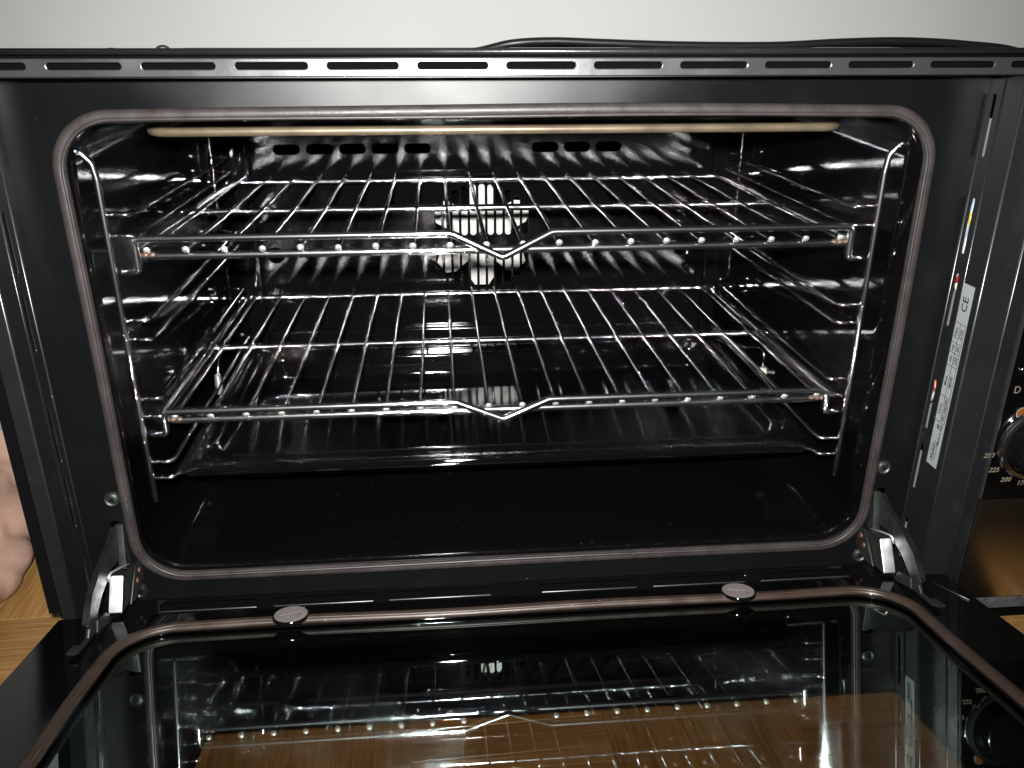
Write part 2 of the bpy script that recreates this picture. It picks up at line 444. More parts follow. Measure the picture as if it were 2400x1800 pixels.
# parquet fingers in basket squares of five
L, Wd = 0.145, 0.029
bm = bmesh.new(); add_box(bm, (-L / 2 + .00015, -Wd / 2 + .00015, -0.004), (L / 2 - .00015, Wd / 2 - .00015, 0.0))
bmesh.ops.bevel(bm, geom=[e for e in bm.edges if e.verts[0].co.z > -.001 and e.verts[1].co.z > -.001], offset=0.0003, segments=1, affect='EDGES')
strip_me = tomesh(bm, 'parquet_strip'); strip_me.materials.append(M['wood'])
rot = math.radians(2.0)
cnt = 0
for i in range(-4, 5):
    for j in range(-4, 4):
        for k in range(5):
            off = (k - 2) * Wd
            if (i + j) % 2: p = Vector((i * L, j * L + off, 0)); a = 0
            else: p = Vector((i * L + off, j * L, 0)); a = PI / 2
            p = Matrix.Rotation(rot, 3, 'Z') @ p + Vector((-0.02, -0.02, 0))
            # only where the picture can see the floor: both flanks and through the door glass
            if not (p.x < -0.37 and -0.25 < p.y < 0.52 or p.x > 0.36 and p.y < 0.02 and p.y > -0.45 or abs(p.x) <= 0.37 and -0.56 < p.y < -0.08): continue
            o = bpy.data.objects.new('parquet_strip', strip_me); C.objects.link(o)
            o.parent = floor; o.location = Vector((p.x, p.y, FZ)) - floor.location; o.rotation_euler = (0, 0, a + rot)
            cnt += 1

# ================================================================== the oven
oven = empty('oven', (0.03, 0.2, FZ), 'black built-in oven standing on the parquet with its door open', 'oven')
CX = -0.0055
# ---- front frame, opening and gasket
G = (-0.3107, 0.3043, -0.1801, 0.1845)      # centre line of the seal
hole = rrect(G[0] + .003, G[1] - .003, G[2] + .003, G[3] - .003, 0.034)
def hinge_hole(x): return rrect(x - .0045, x + .0045, -0.186, -0.127, 0.004, 4)
plate('front_frame', [rrect(-0.3505, 0.3425, -0.2050, 0.2115, 0.002, 2), hole, hinge_hole(0.3175), hinge_hole(-0.3245)], 0.002, 'frame', oven, 0.0006, FRONT(0.001))
# seal: soft flattened profile with a fold line
pts = [Vector((x, -0.0035, z)) for x, z in rrect(G[0], G[1], G[2], G[3], 0.037, 14)]
# the seal sags and swells a little along its run
long_pts = []
for i, p in enumerate(pts):
    q = pts[(i + 1) % len(pts)]; n = max(1, int((q - p).length / 0.02))
    for k in range(n): long_pts.append(p.lerp(q, k / n))
for p in long_pts:
    p.x += 0.0004 * math.sin(p.z * 23 + 1); p.z += 0.0003 * math.sin(p.x * 17)
    if p.z > 0.17: p.z += 0.0026 * max(0, math.cos((p.x - 0.02) * 5.2))
gk = tube('door_seal', long_pts, 0.005, 'gasket', oven, seg=16, closed=True, flat={'n': (0, 1, 0), 'h': 0.0038, 'w': 0.0045})
tag(gk, 'grey brown rubber seal round the oven opening')
tube('seal_lip', [p + Vector((0, -0.0035, 0)) + Vector((CX - p.x, 0, -p.z)).normalized() * 0.0035 for p in long_pts], 0.0013, 'gasket', gk, seg=8, closed=True)
# ---- cavity liner, rings lofted from the opening inward
bm = bmesh.new()
rings = []
x0, x1, z0, z1 = -0.3095, 0.2985, -0.1745, 0.1790
for (a, b, c, d, r, y) in ((G[0] + .003, G[1] - .003, G[2] + .003, G[3] - .003, .034, 0.002), (G[0] + .0042, G[1] - .0042, G[2] + .0048, G[3] - .0048, .034, 0.005),
                           (x0 + .001, x1 - .001, z0 - .0005, z1 + .0005, .032, 0.012), (x0, x1, z0, z1, .030, 0.022), (x0, x1, z0, z1, .030, 0.400),
                           (x0 + .004, x1 - .004, z0 + .004, z1 - .004, .028, 0.415), (x0 + .015, x1 - .015, z0 + .015, z1 - .015, .02, 0.4195)):
    rings.append([bm.verts.new((p[0], y, p[1])) for p in rrect(a, b, c, d, r, 8)])
for A, B in zip(rings, rings[1:]):
    n = len(A)
    for k in range(n): bm.faces.new((A[k], A[(k + 1) % n], B[(k + 1) % n], B[k]))
lme = tomesh(bm)
fp = max(lme.polygons, key=lambda p: p.area)      # the visible side of the liner looks into the cavity
if fp.normal.dot(Vector((CX, 0.2, 0.0)) - fp.center) < 0: lme.flip_normals()
link('cavity_liner', lme, 'enamel', oven)
# ribs pressed into the side walls
for s, xw in ((-1, x0), (1, x1)):
    for zc in (0.098, 0.004, -0.062):
        tube('wall_rib', [(xw + s * .0048, 0.06, zc + .004), (xw + s * .0038, 0.08, zc + .002), (xw + s * .0038, 0.375, zc), (xw + s * .0048, 0.395, zc)], 0.0048, 'enamel', oven, seg=14)
# ---- back wall with slots and fan guard holes
YB = 0.420
loops = [rrect(x0 - .003, x1 + .003, z0 - .003, z1 + .003, 0.01, 3)]
for k in range(5):
    xc = -0.2312 + k * 0.0380; loops.append(rrect(xc - .0152, xc + .0152, 0.1065, 0.1175, 0.0053, 5))
for k in range(3):
    xc = 0.0722 + k * 0.0382; loops.append(rrect(xc - .0152, xc + .0152, 0.1065, 0.1175, 0.0053, 5))
FX, FZc, FR = -0.0045, 0.0045, 0.0655
for i in range(-5, 6):
    xc = FX + i * 0.0107; hgt = math.sqrt(FR ** 2 - (abs(i) * 0.0107 - .001) ** 2)
    loops.append(rrect(xc - .0038, xc + .0038, 0.0075, FZc + hgt, 0.0037, 4))
    loops.append(rrect(xc - .0038, xc + .0038, FZc - hgt, -0.0065, 0.0037, 4))
loops.append(circle(-0.2560, -0.0130, 0.0095, 20))
loops.append(circle(0.2480, -0.0130, 0.0095, 20))
plate('back_wall', loops, 0.0024, 'enamel_back', oven, 0.0008, FRONT(YB))
# pressed vertical channels and lower step of the back wall
for xa, xb in ((-0.2905, -0.2735), (0.2760, 0.2930)):
    box('back_channel', (xa, 0.408, -0.150), (xb, 0.4185, 0.150), 'enamel_back', oven, 0.003)
box('back_step', (-0.272, 0.410, -0.170), (0.261, 0.4185, -0.107), 'enamel_back', oven, 0.005, seg=3)
# fan chamber as a black box, put in to keep light out
bm = bmesh.new(); add_box(bm, (-0.30, 0.4225, -0.17), (0.29, 0.495, 0.17))
bmesh.ops.delete(bm, geom=[f for f in bm.faces if abs(f.calc_center_median().y - 0.4225) < 1e-4], context='FACES')
link('fan_chamber', tomesh(bm), 'dark', oven, smooth=False)
# ---- convection fan: pressed six-armed wheel
fan = lathe('convection_fan', [(0, -.004), (.010, -.004), (.013, -.001), (.036, 0), (.037, .002), (0, .002)], frame_m((FX, 0.443, FZc), (1, 0, 0), (0, 0, 1)), 'fan', oven, 30)
for k, ad in enumerate((90, 150, 220, 270, 320, 30)):
    a = math.radians(ad)
    prof = [(.016, -.009), (.026, -.0150), (.056, -.0155), (.066, -.009), (.066, .009), (.056, .0155), (.026, .0150), (.016, .009)]
    loop = [(u * math.cos(a) - v * math.sin(a), u * math.sin(a) + v * math.cos(a)) for u, v in prof]
    b = plate('blade', [loop], 0.0012, 'fan', fan, 0.0003, frame_m((FX, 0.441 + .0004 * (k % 2), FZc), (1, 0, 0), (0, 0, 1)))
    loop2 = [(u * math.cos(a) - v * math.sin(a), u * math.sin(a) + v * math.cos(a)) for u, v in [(.034, -.0008), (.056, -.0008), (.056, .0008), (.034, .0008)]]
    plate('blade_rib', [loop2], 0.004, 'fan', fan, 0.0004, frame_m((FX, 0.4392, FZc), (1, 0, 0), (0, 0, 1)))
lathe('fan_nut', [(0, -.006), (.004, -.006), (.0045, -.002), (0, -.002)], frame_m((FX, 0.438, FZc), (1, 0, 0), (0, 0, -1)), 'zinc', fan, 6)
# ---- grill element under the ceiling
xs = [-0.262, 0.2565]
pth = [(-0.195, 0.36, 0.170), (-0.195, 0.10, 0.170), (-0.245, 0.064, 0.1685), (0.2385, 0.064, 0.1685), (0.19, 0.10, 0.170), (0.19, 0.36, 0.170)]
pth = [(-0.272, 0.37, 0.1715), (-0.272, 0.062, 0.1680), (0.2660, 0.062, 0.1680), (0.2660, 0.37, 0.1715)]
tube('grill_element', fillet(pth, 0.018, 10), 0.0036, 'heater', oven, seg=14)
# ---- side wire supports
ZG = [0.1120, 0.0965, 0.0305, 0.0150, -0.0355, -0.0510, -0.0920, -0.1075]
for s, xp, xi, dz, nm in ((-1, -0.3010, -0.2825, 0.0008, 'left'), (1, 0.2895, 0.2710, -0.0012, 'right')):
    sup = empty('rack_support', (xp, 0.19, -0.125)); sup.parent = oven; sup.location = Vector((xp, 0.19, -0.125)) - oven.location
    xw = xp + s * 0.0075
    tube('front_post', fillet([(xp, 0.030, -0.127 + dz), (xp, 0.030, 0.138 + dz), (xp + s * .0015, 0.030, 0.150), (xw, 0.028, 0.158)], 0.008), 0.0026, 'chrome', sup, seg=12, round_cap=True)
    tube('rear_post', fillet([(xp, 0.353, -0.127 + dz), (xp, 0.353, 0.138 + dz), (xp + s * .0015, 0.353, 0.150), (xw, 0.353, 0.158)], 0.008), 0.0020, 'chrome_old', sup, seg=10)
    for i, z in enumerate(ZG):
        j = random.uniform(-.0006, .0006)
        tube('guide_wire', fillet([(xp, 0.0325, z + dz), (xi, 0.0325, z + dz + j), (xi + s * .0005, 0.351, z + dz), (xp, 0.351, z + dz)], 0.006, 6), 0.0019, 'chrome_old', sup, seg=10)
# ---- sensor clip on the right wall, bulb on the left
sn = lathe('sensor_insulator', [(.0025, -.004), (.0048, -.004), (.0056, -.002), (.0056, .002), (.0048, .004), (.0025, .004), (.0025, -.004)], frame_m((0.2775, 0.190, -0.0935), (.3, .2, .9), (-.2, 1, 0)) @ Matrix.Rotation(PI / 2, 4, 'Y') if False else frame_m((0.2775, 0.190, -0.0935), (0.25, 0.97, 0), (0, 0, 1)), 'porcelain', oven, 18)
lathe('insulator_screw', [(0, -.005), (.0022, -.005), (.0022, .012), (0, .012)], frame_m((0.2790, 0.192, -0.0935), (0.25, 0.97, 0), (0, 0, 1)), 'zinc', sn, 10)
tube('sensor_wire', fillet([(0.2775, 0.19, -0.088), (0.278, 0.19, -0.066), (0.270, 0.215, -0.074), (0.258, 0.235, -0.078), (0.246, 0.25, -0.077)], 0.01), 0.0009, 'chrome', sn, seg=6)
tube('clip_spring', [(0.2825 + .003 * math.cos(t), 0.192 + .0008 * t, -0.0935 + .004 * math.sin(t)) for t in [k * .5 for k in range(26)]], 0.0007, 'zinc', sn, seg=6)
s2 = lathe('sensor_bulb', [(0, -.012), (.003, -.010), (.0036, 0), (.003, .010), (0, .012)], frame_m((-0.2855, 0.205, -0.0935), (1, 0, 0), (0, 1, 0)), 'zinc_pale_lit', oven, 14)
tube('bulb_lead', fillet([(-0.2855, 0.205, -0.085), (-0.286, 0.22, -0.07), (-0.285, 0.28, -0.066), (-0.30, 0.33, -0.07)], 0.01), 0.0010, 'chrome', s2, seg=6)

# ---- stepped side trims
SLOT_R = [(0.1523, 0.1964), (0.080, 0.1235), (0.022, 0.0658), (-0.0679, -0.0236), (-0.1257, -0.0813), (-0.1975, -0.1540)]
def side_trim(s, xf, slots, yslot, name):
    zb, zt = -0.2120, 0.2100
    t = empty(name, (xf, -0.02, zb)); t.parent = oven; t.location = Vector((xf, -0.02, zb)) - oven.location
    lp = [rrect(-0.0145, 0.0, zb, zt, 0.0006, 2)] + [rrect(yslot - .0021, yslot + .0021, a, b, 0.0020, 4) for a, b in slots]
    plate('slotted_flange', lp, 0.0012, 'side', t, 0.0004, SIDE(xf + s * .0006))
    plate('outer_flange', [rrect(-0.036, -0.0155, zb, zt, 0.0006, 2)], 0.0012, 'side', t, 0.0004, SIDE(xf + s * .0012))
    tube('seam_bead', [(xf + s * .0006, -0.0150, zb + .002), (xf + s * .0008, -0.0150, 0.0), (xf + s * .0006, -0.0150, zt - .002)], 0.0008, 'side', t, seg=8)
    return t
rt = side_trim(1, 0.3425, SLOT_R, -0.0060, 'side_trim')
plate('land', [rrect(0.3440, 0.3685, -0.2100, 0.2100, 0.0006, 2)], 0.0014, 'side', rt, 0.0006, FRONT(-0.0362))
plate('panel_return', [rrect(-0.0525, -0.0365, -0.2085, 0.2100, 0.0006, 2)], 0.0014, 'side', rt, 0.0006, SIDE(0.3690))
tube('corner_bead', [(0.3440, -0.0365, -0.209), (0.3440, -0.0365, 0.209)], 0.0011, 'vent', rt, seg=10)
tube('corner_bead', [(0.3685, -0.0372, -0.209), (0.3685, -0.0372, 0.209)], 0.0009, 'vent', rt, seg=10)
tube('corner_bead', [(0.3427, -0.0002, -0.204), (0.3427, -0.0002, 0.209)], 0.0009, 'vent', rt, seg=10)
lt = side_trim(-1, -0.3505, SLOT_R, -0.0100, 'side_trim')
plate('land', [rrect(-0.3640, -0.3520, -0.1920, 0.2100, 0.0006, 2)], 0.0014, 'side', lt, 0.0006, FRONT(-0.0362))
plate('edge_fold', [rrect(-0.3735, -0.3638, -0.1880, 0.2100, 0.0006, 2)], 0.0014, 'frame', lt, 0.0006, FRONT(-0.0345))
plate('edge_return', [rrect(-0.0340, -0.0180, -0.1880, 0.2100, 0.0006, 2)], 0.0014, 'frame', lt, 0.0004, SIDE(-0.3732))
tube('corner_bead', [(-0.3520, -0.0365, -0.191), (-0.3520, -0.0365, 0.209)], 0.0011, 'vent', lt, seg=10)
tube('corner_bead', [(-0.3507, -0.0002, -0.204), (-0.3507, -0.0002, 0.209)], 0.0009, 'vent', lt, seg=10)
tube('corner_bead', [(-0.3638, -0.0366, -0.191), (-0.3638, -0.0366, 0.209)], 0.0008, 'frame', lt, seg=10)
# ---- top vent strip and top lip
loops = [rrect(-0.3735, 0.520, 0.2105, 0.2215, 0.0008, 2)]
for k in range(-2, 14):
    xc = -0.2709 + k * 0.05665
    if xc - .0225 < -0.372 or xc > .50:
        if xc + .0225 > -0.36 and xc < 0: loops.append(rrect(-0.3715, xc + .0222, 0.2150, 0.2190, 0.0018, 4))
        continue
    loops.append(rrect(xc - .0222, xc + .0222, 0.2150, 0.2190, 0.0019, 4))
plate('vent_strip', loops, 0.0016, 'vent', oven, 0.0006, FRONT(-0.0355))
box('strip_soffit', (-0.3725, -0.0345, 0.2098), (0.519, -0.0005, 0.2108), 'frame', oven)
box('vent_gap_shade', (-0.3725, -0.0300, 0.2112), (0.519, -0.0280, 0.2235), 'dark', oven)  # dark sheet standing in for the shade inside the vent
tube('frame_bend', [(-0.349, -0.0010, 0.2085), (0.342, -0.0010, 0.2085)], 0.0016, 'frame', oven, seg=12)
tube('top_lip', [(-0.3735, -0.0330, 0.2253), (0.520, -0.0330, 0.2253)], 0.0021, 'side', oven, seg=14)
top = box('top_panel', (-0.345, -0.031, 0.2195), (0.515, 0.49, 0.2215), 'frame', oven)
box('body_shell', (-0.338, 0.008, -0.232), (-0.334, 0.50, 0.2190), 'frame', oven)
box('body_shell', (0.510, -0.03, -0.232), (0.514, 0.50, 0.2190), 'frame', oven)
box('body_back', (-0.338, 0.497, -0.232), (0.510, 0.500, 0.2190), 'zinc', oven)
box('body_base', (-0.338, 0.004, -0.240), (0.510, 0.500, -0.234), 'frame', oven)
for x in (-0.31, 0.48):
    for y in (0.03, 0.46): lathe('foot', [(0, 0), (.012, 0), (.010, .006), (0, .006)], frame_m((x, y, FZ), (1, 0, 0), (0, 1, 0)), 'rubber', oven, 16)
lathe('top_screw', [(.0045, 0), (.004, .0022), (.002, .0033), (0, .0036)], frame_m((-0.2290, -0.012, 0.2255), (1, 0, 0), (0, 1, 0)), 'zinc', top, 16)
lathe('top_screw', [(.0045, 0), (.004, .0022), (.002, .0033), (0, .0036)], frame_m((-0.272, 0.02, 0.2235), (1, 0, 0), (0, 1, 0)), 'zinc', top, 16)
# ---- bottom rail with long slots across its bend
e = 0.0085
loops = [rrect(-0.349, 0.3415, 0.0, 0.0125, 0.0006, 2)]
for a, b in ((-0.300, -0.2187), (-0.2072, -0.1211), (-0.111, -0.0205), (0.0205, 0.107), (0.119, 0.204), (0.216, 0.300)):
    loops.append(rrect(a, b, 0.0025, 0.0090, 0.003, 4))
plate('bottom_rail', loops, 0.0014, 'enamel', oven, 0.0006, frame_m((0, -0.0090, -0.2135), (1, 0, 0), (0, 0.72, 0.69)))
for a, b in ((-0.300, -0.2187), (-0.2072, -0.1211), (-0.111, -0.0205), (0.0205, 0.107), (0.119, 0.204), (0.216, 0.300)):
    tube('slot_highlight', [(a + .002, -0.0080, -0.2116), (b - .002, -0.0080, -0.2116)], 0.0007, 'vent', oven, seg=8, round_cap=True)  # thin paler rods added as highlights along the slot rims
box('bottom_flange', (-0.349, -0.052, -0.2150), (0.3415, -0.0095, -0.2136), 'enamel', oven)
box('rail_void_shade', (-0.345, 0.004, -0.232), (0.338, 0.006, -0.206), 'dark', oven)  # dark sheet in place of the shade behind the rail slots
# ---- frame screws
def screw(x, z, dark):
    s = lathe('screw', [(.0062, 0), (.0062, .0012), (.0056, .0020), (.0044, .0010), (.0040, .0012), (.0036, .0015), (.0020, .0019), (0, .0020)], frame_m((x, 0.0, z), (1, 0, 0), (0, 0, 1)), M['zinc'] if not dark else M['side'], oven, 24)
    for a in (0.5, 0.5 + PI / 2):
        loop = [(math.cos(a) * u - math.sin(a) * v, math.sin(a) * u + math.cos(a) * v) for u, v in ((-.0026, -.0004), (.0026, -.0004), (.0026, .0004), (-.0026, .0004))]
        plate('cross_recess_shade', [loop], 0.0006, 'dark', s, 0, frame_m((x, -0.0019, z), (1, 0, 0), (0, 0, 1)))  # dark strips laid on the head as the shade of a recess
for x, z, d in ((-0.3226, -0.1062, 0), (0.3154, -0.1062, 0), (-0.3150, -0.1945, 1), (0.3085, -0.1945, 0)): screw(x, z, d)

# ---- rating plate on the right flange
XP = 0.3428
rp = plate('rating_plate', [rrect(-0.0300, -0.0162, -0.0935, 0.0600, 0.0003, 1)], 0.0003, 'label', oven, 0, SIDE(XP))
tag(rp, 'silver rating label with black print on the right flange')
XT = XP - 0.0003
def lm(z, y): return frame_m((XT, y, z), (0, 0, 1), (0, 1, 0))
def lline(z0_, z1_, y0_, y1_):
    plate('label_line', [[(y0_, z0_), (y1_, z0_), (y1_, z1_), (y0_, z1_)]], 0.00012, 'ink', rp, 0, SIDE(XT))
cells = [-0.0545, -0.0325, -0.0060, 0.0047, 0.0128, 0.0290]
for z in cells: lline(z - .0002, z + .0002, -0.0293, -0.0162)
lline(cells[0], cells[-1], -0.0232, -0.0228)
lline(cells[0], cells[-1], -0.0293, -0.0289)
for z0_, z1_, a, b in zip(cells, cells[1:], ('Num.', 'Mod.', 'Vac', 'Hz', 'Watt.'), ('991106550', 'P8VPI', '230', '50', '2725')):
    zc = (z0_ + z1_) / 2
    text('label_text', a, 0.0042, lm(zc, -0.0196), 'ink', rp)
    text('label_text', b, 0.0050, lm(zc, -0.0262), 'ink', rp, shear=0.15, squash=0.85)
text('label_text', 'CE', 0.0100, lm(0.0445, -0.0232), 'ink', rp)
text('label_text', 'Made in Italy', 0.0040, lm(-0.0650, -0.0262), 'ink', rp, shear=0.1, squash=0.9)
plate('label_mark', [rrect(-0.0240, -0.0205, -0.0605, -0.0572, 0.0004, 2), circle(-0.0222, -0.0588, 0.0009, 8)], 0.00012, 'ink', rp, 0, SIDE(XT))
ov = lambda a, b: [(-0.0225 + b * math.sin(t), -0.0805 + a * math.cos(t)) for t in [2 * PI * k / 28 for k in range(28)]]
plate('label_logo', [ov(.0088, .0038), ov(.0083, .0034)], 0.00012, 'ink', rp, 0, SIDE(XT))
tube('label_logo', [(XT, -0.0225 + .0021 * math.sin(k * 1.15) * (0.7 + .3 * math.cos(k * .7)), -0.0872 + k * 0.00042) for k in range(33)], 0.00032, 'ink', rp, seg=5)
# ---- what shows inside the right-hand slots
for a, b in SLOT_R:
    box('inner_sheet', (0.3560, -0.012, a - 0.01), (0.3570, 0.045, a + (b - a) * 0.58), 'insul', oven)
for pts_, m_ in (([(0.352, 0.006, 0.150), (0.3535, 0.008, 0.118), (0.351, 0.007, 0.098), (0.354, 0.010, 0.075)], 'blue'), ([(0.3525, 0.010, 0.112), (0.3515, 0.004, 0.103), (0.3535, 0.012, 0.092)], 'yellow'),
                 ([(0.354, 0.008, 0.092), (0.351, 0.005, 0.083), (0.353, 0.006, 0.070)], 'white'), ([(0.353, 0.002, 0.066), (0.351, 0.006, 0.055), (0.354, 0.014, 0.045)], 'red'),
                 ([(0.354, 0.012, 0.060), (0.351, 0.005, 0.050), (0.352, -0.002, 0.043)], 'white'), ([(0.352, 0.012, -0.022), (0.351, 0.006, -0.034), (0.3525, 0.0, -0.045)], 'orange'),
                 ([(0.3525, 0.002, -0.036), (0.351, 0.006, -0.043), (0.354, 0.012, -0.052)], 'white')):
    tube('inner_cable', fillet(pts_, 0.02), 0.0016, m_, oven, seg=8)

# ---- control panel right of the door
cp = empty('control_panel', (0.44, -0.05, -0.21)); cp.parent = oven; cp.location = Vector((0.44, -0.05, -0.21)) - oven.location
box('glass_fascia', (0.3705, -0.0535, -0.1085), (0.514, -0.0480, 0.2095), 'blackglass', cp, 0.0008)
box('steel_fascia', (0.3700, -0.0545, -0.2060), (0.514, -0.0480, -0.1100), 'steel', cp, 0.0012)
box('edge_trim', (0.3692, -0.0548, -0.1090), (0.3704, -0.0480, 0.2095), 'vent', cp, 0.0004)
box('plinth_trim', (0.3720, -0.0480, -0.2235), (0.514, -0.0360, -0.2080), 'plinth', cp, 0.003)
box('plinth', (0.3440, -0.0330, FZ + .0005), (0.512, -0.0300, -0.2090), 'dark', cp)
KX, KZ = 0.4035, -0.0595
KM = frame_m((KX, -0.0535, KZ), (1, 0, 0), (0, 0, 1))
kb = lathe('control_knob', [(.0275, 0), (.0275, .004), (.0262, .006), (.0250, .016), (.0240, .0205), (.0215, .0225), (.010, .0232), (0, .0234)], KM, 'knob', cp, 40)
lathe('knob_ring', [(.0278, 0), (.0310, .0008), (.0312, .0040), (.0296, .0066), (.0270, .0072)], KM, 'chrome', kb, 40)
for i, s_ in enumerate(('250', '225', '200', '175', '150')):
    a = math.radians(197 + i * 23.5)
    text('dial_number', s_, 0.0058, frame_m((KX + .0368 * math.cos(a), -0.0537, KZ + .0368 * math.sin(a)), (1, 0, 0), (0, 0, 1)), 'print', cp, shear=0.2)
dsh = [(-.0022, -.0028), (.0004, -.0028), (.0020, -.0018), (.0026, 0), (.0020, .0018), (.0004, .0028), (-.0022, .0028)]
plate('symbol', [[(x, z) for x, z in dsh], [(x * .75 + .0001, z * .75) for x, z in dsh]], 0.0002, 'print', cp, 0, frame_m((0.3785, -0.0537, -0.0144), (1, 0, 0), (0, 0, 1)))
lamp = lathe('indicator_lamp', [(.0042, 0), (.0036, .0012), (0, .0018)], frame_m((0.3865, -0.0536, -0.0340), (1, 0, 0), (0, 0, 1)), 'amber', cp, 20)
lathe('lamp_ring', [(.0044, 0), (.0050, .0006), (.0050, .0012), (.0044, .0014)], frame_m((0.3865, -0.0536, -0.0340), (1, 0, 0), (0, 0, 1)), 'print', lamp, 20)
lathe('button', [(.0036, 0), (.0036, .003), (.0028, .0042), (0, .0044)], frame_m((0.3835, -0.0536, 0.0010), (1, 0, 0), (0, 0, 1)), 'chrome', cp, 18)
lathe('button', [(.0012, 0), (.0012, .001), (0, .0014)], frame_m((0.3765, -0.0536, 0.0025), (1, 0, 0), (0, 0, 1)), 'chrome', cp, 10)

# ================================================================== the door (hangs open, a little above level)
TL = 0.1727
un = Vector((0, TL, 1)).normalized(); us = Vector((0, -1, TL)).normalized()
def DM(off=0.0): return frame_m(Vector((0, 0, -0.194)) + un * off, (1, 0, 0), us)     # local (x, s)
door = empty('door', (0, -0.25, -0.20)); door.parent = oven; door.location = Vector((0, -0.25, -0.20)) - oven.location
tag(door, 'open black oven door with a wide glass window and brown seal')
def dfix(v): return v
SL = 0.455
ghole = rrect(-0.2985, 0.2975, 0.0745, SL - 0.04, 0.036)
def dplate(name, loops, thick, m, off, bev=0.0, parent=door):
    # frame_m's normal points down for (x, s); offset is measured along the upward normal
    return plate(name, loops, thick, m, parent, bev, DM(off))
dplate('inner_panel', [rrect(-0.3620, 0.3600, 0.0450, SL, 0.004, 4), ghole], 0.002, 'enamel', -0.0012, 0.0007)
gp = [Matrix(DM(0.0015)) @ Vector((x, s, 0)) for x, s in rrect(-0.3030, 0.3020, 0.0700, SL - 0.036, 0.040, 14)]
lg = []
for i, p in enumerate(gp):
    q = gp[(i + 1) % len(gp)]; n = max(1, int((q - p).length / 0.02))
    for k in range(n): lg.append(p.lerp(q, k / n))
for p in lg:
    p.y += 0.0009 * math.sin(p.x * 26); p.x += 0.0006 * math.sin(p.y * 50)
dg_ = tube('door_gasket', lg, 0.005, 'gasket_door', door, seg=14, closed=True, flat={'n': un, 'h': 0.0032, 'w': 0.0050})
tube('gasket_lip', [p + un * 0.0026 + (Vector((0, -0.25, p.z)) - p).normalized() * 0.0030 for p in lg], 0.0011, 'gasket_door', dg_, seg=8, closed=True)
# glass panes with real thickness
def pane(name, xa, xb, sa, sb, off, th, m):
    bm = bmesh.new(); Mx = DM(off)
    add_box(bm, (xa, sa, 0), (xb, sb, th), Mx)
    return link(name, tomesh(bm), m, door, smooth=False)
pane('inner_glass', -0.3100, 0.3090, 0.0640, SL - 0.03, -0.0030, 0.004, 'glass')
pane('outer_glass', -0.3590, 0.3570, 0.0500, SL, -0.0330, 0.004, 'glass_outer')
# black printed border above the outer glass leaves the see-through window
dplate('printed_border', [rrect(-0.3560, 0.3540, 0.0520, SL - 0.004, 0.004, 3), rrect(-0.2240, 0.2600, 0.1555, SL - 0.075, 0.006, 6)], 0.0006, 'blackglass', -0.0322)
# sides and back edge of the door body
for xa, xb in ((-0.3615, -0.3590), (0.3570, 0.3595)):
    bm = bmesh.new(); add_box(bm, (xa, 0.0465, 0.0030), (xb, SL - .001, 0.0360), DM(0)); sharp(link('door_side', tomesh(bm), 'enamel', door))
bm = bmesh.new(); add_box(bm, (-0.3588, 0.0465, 0.0030), (0.3568, 0.0490, 0.0360), DM(0)); sharp(link('door_edge', tomesh(bm), 'dark', door))
bm = bmesh.new(); add_box(bm, (-0.3588, SL - .004, 0.0030), (0.3568, SL - .0015, 0.0360), DM(0)); sharp(link('door_edge', tomesh(bm), 'dark', door))
# slotted caps
for x in (-0.1798, 0.1736):
    Mx = frame_m(DM(0.0030) @ Vector((x, 0.0672, 0)), (1, 0, 0), -us)
    cap = lathe('slotted_cap', [(.0142, 0), (.0142, .0014), (.0132, .0026), (.0126, .0022)], Mx, 'enamel', door, 30)
    a = 0.35 if x < 0 else -0.35
    sl = [(math.cos(a) * u - math.sin(a) * v, math.sin(a) * u + math.cos(a) * v) for u, v in ((-.0085, -.0008), (.0085, -.0008), (.0085, .0008), (-.0085, .0008))]
    plate('cap_face', [circle(0, 0, .0126, 32), sl], 0.0005, 'coin', cap, 0.0, Mx @ Matrix.Translation((0, 0, .0022)))
    plate('cap_groove_shade', [circle(0, 0, .0118, 24)], 0.0006, 'dark', cap, 0, Mx @ Matrix.Translation((0, 0, .0012)))  # dark disc under the slot, groove shade given as colour
# a notch line where the right door corner folds
tube('corner_fold', [DM(0.0004) @ Vector((0.340, 0.060, 0)), DM(0.0004) @ Vector((0.352, 0.094, 0))], 0.0006, 'vent', door, seg=6)
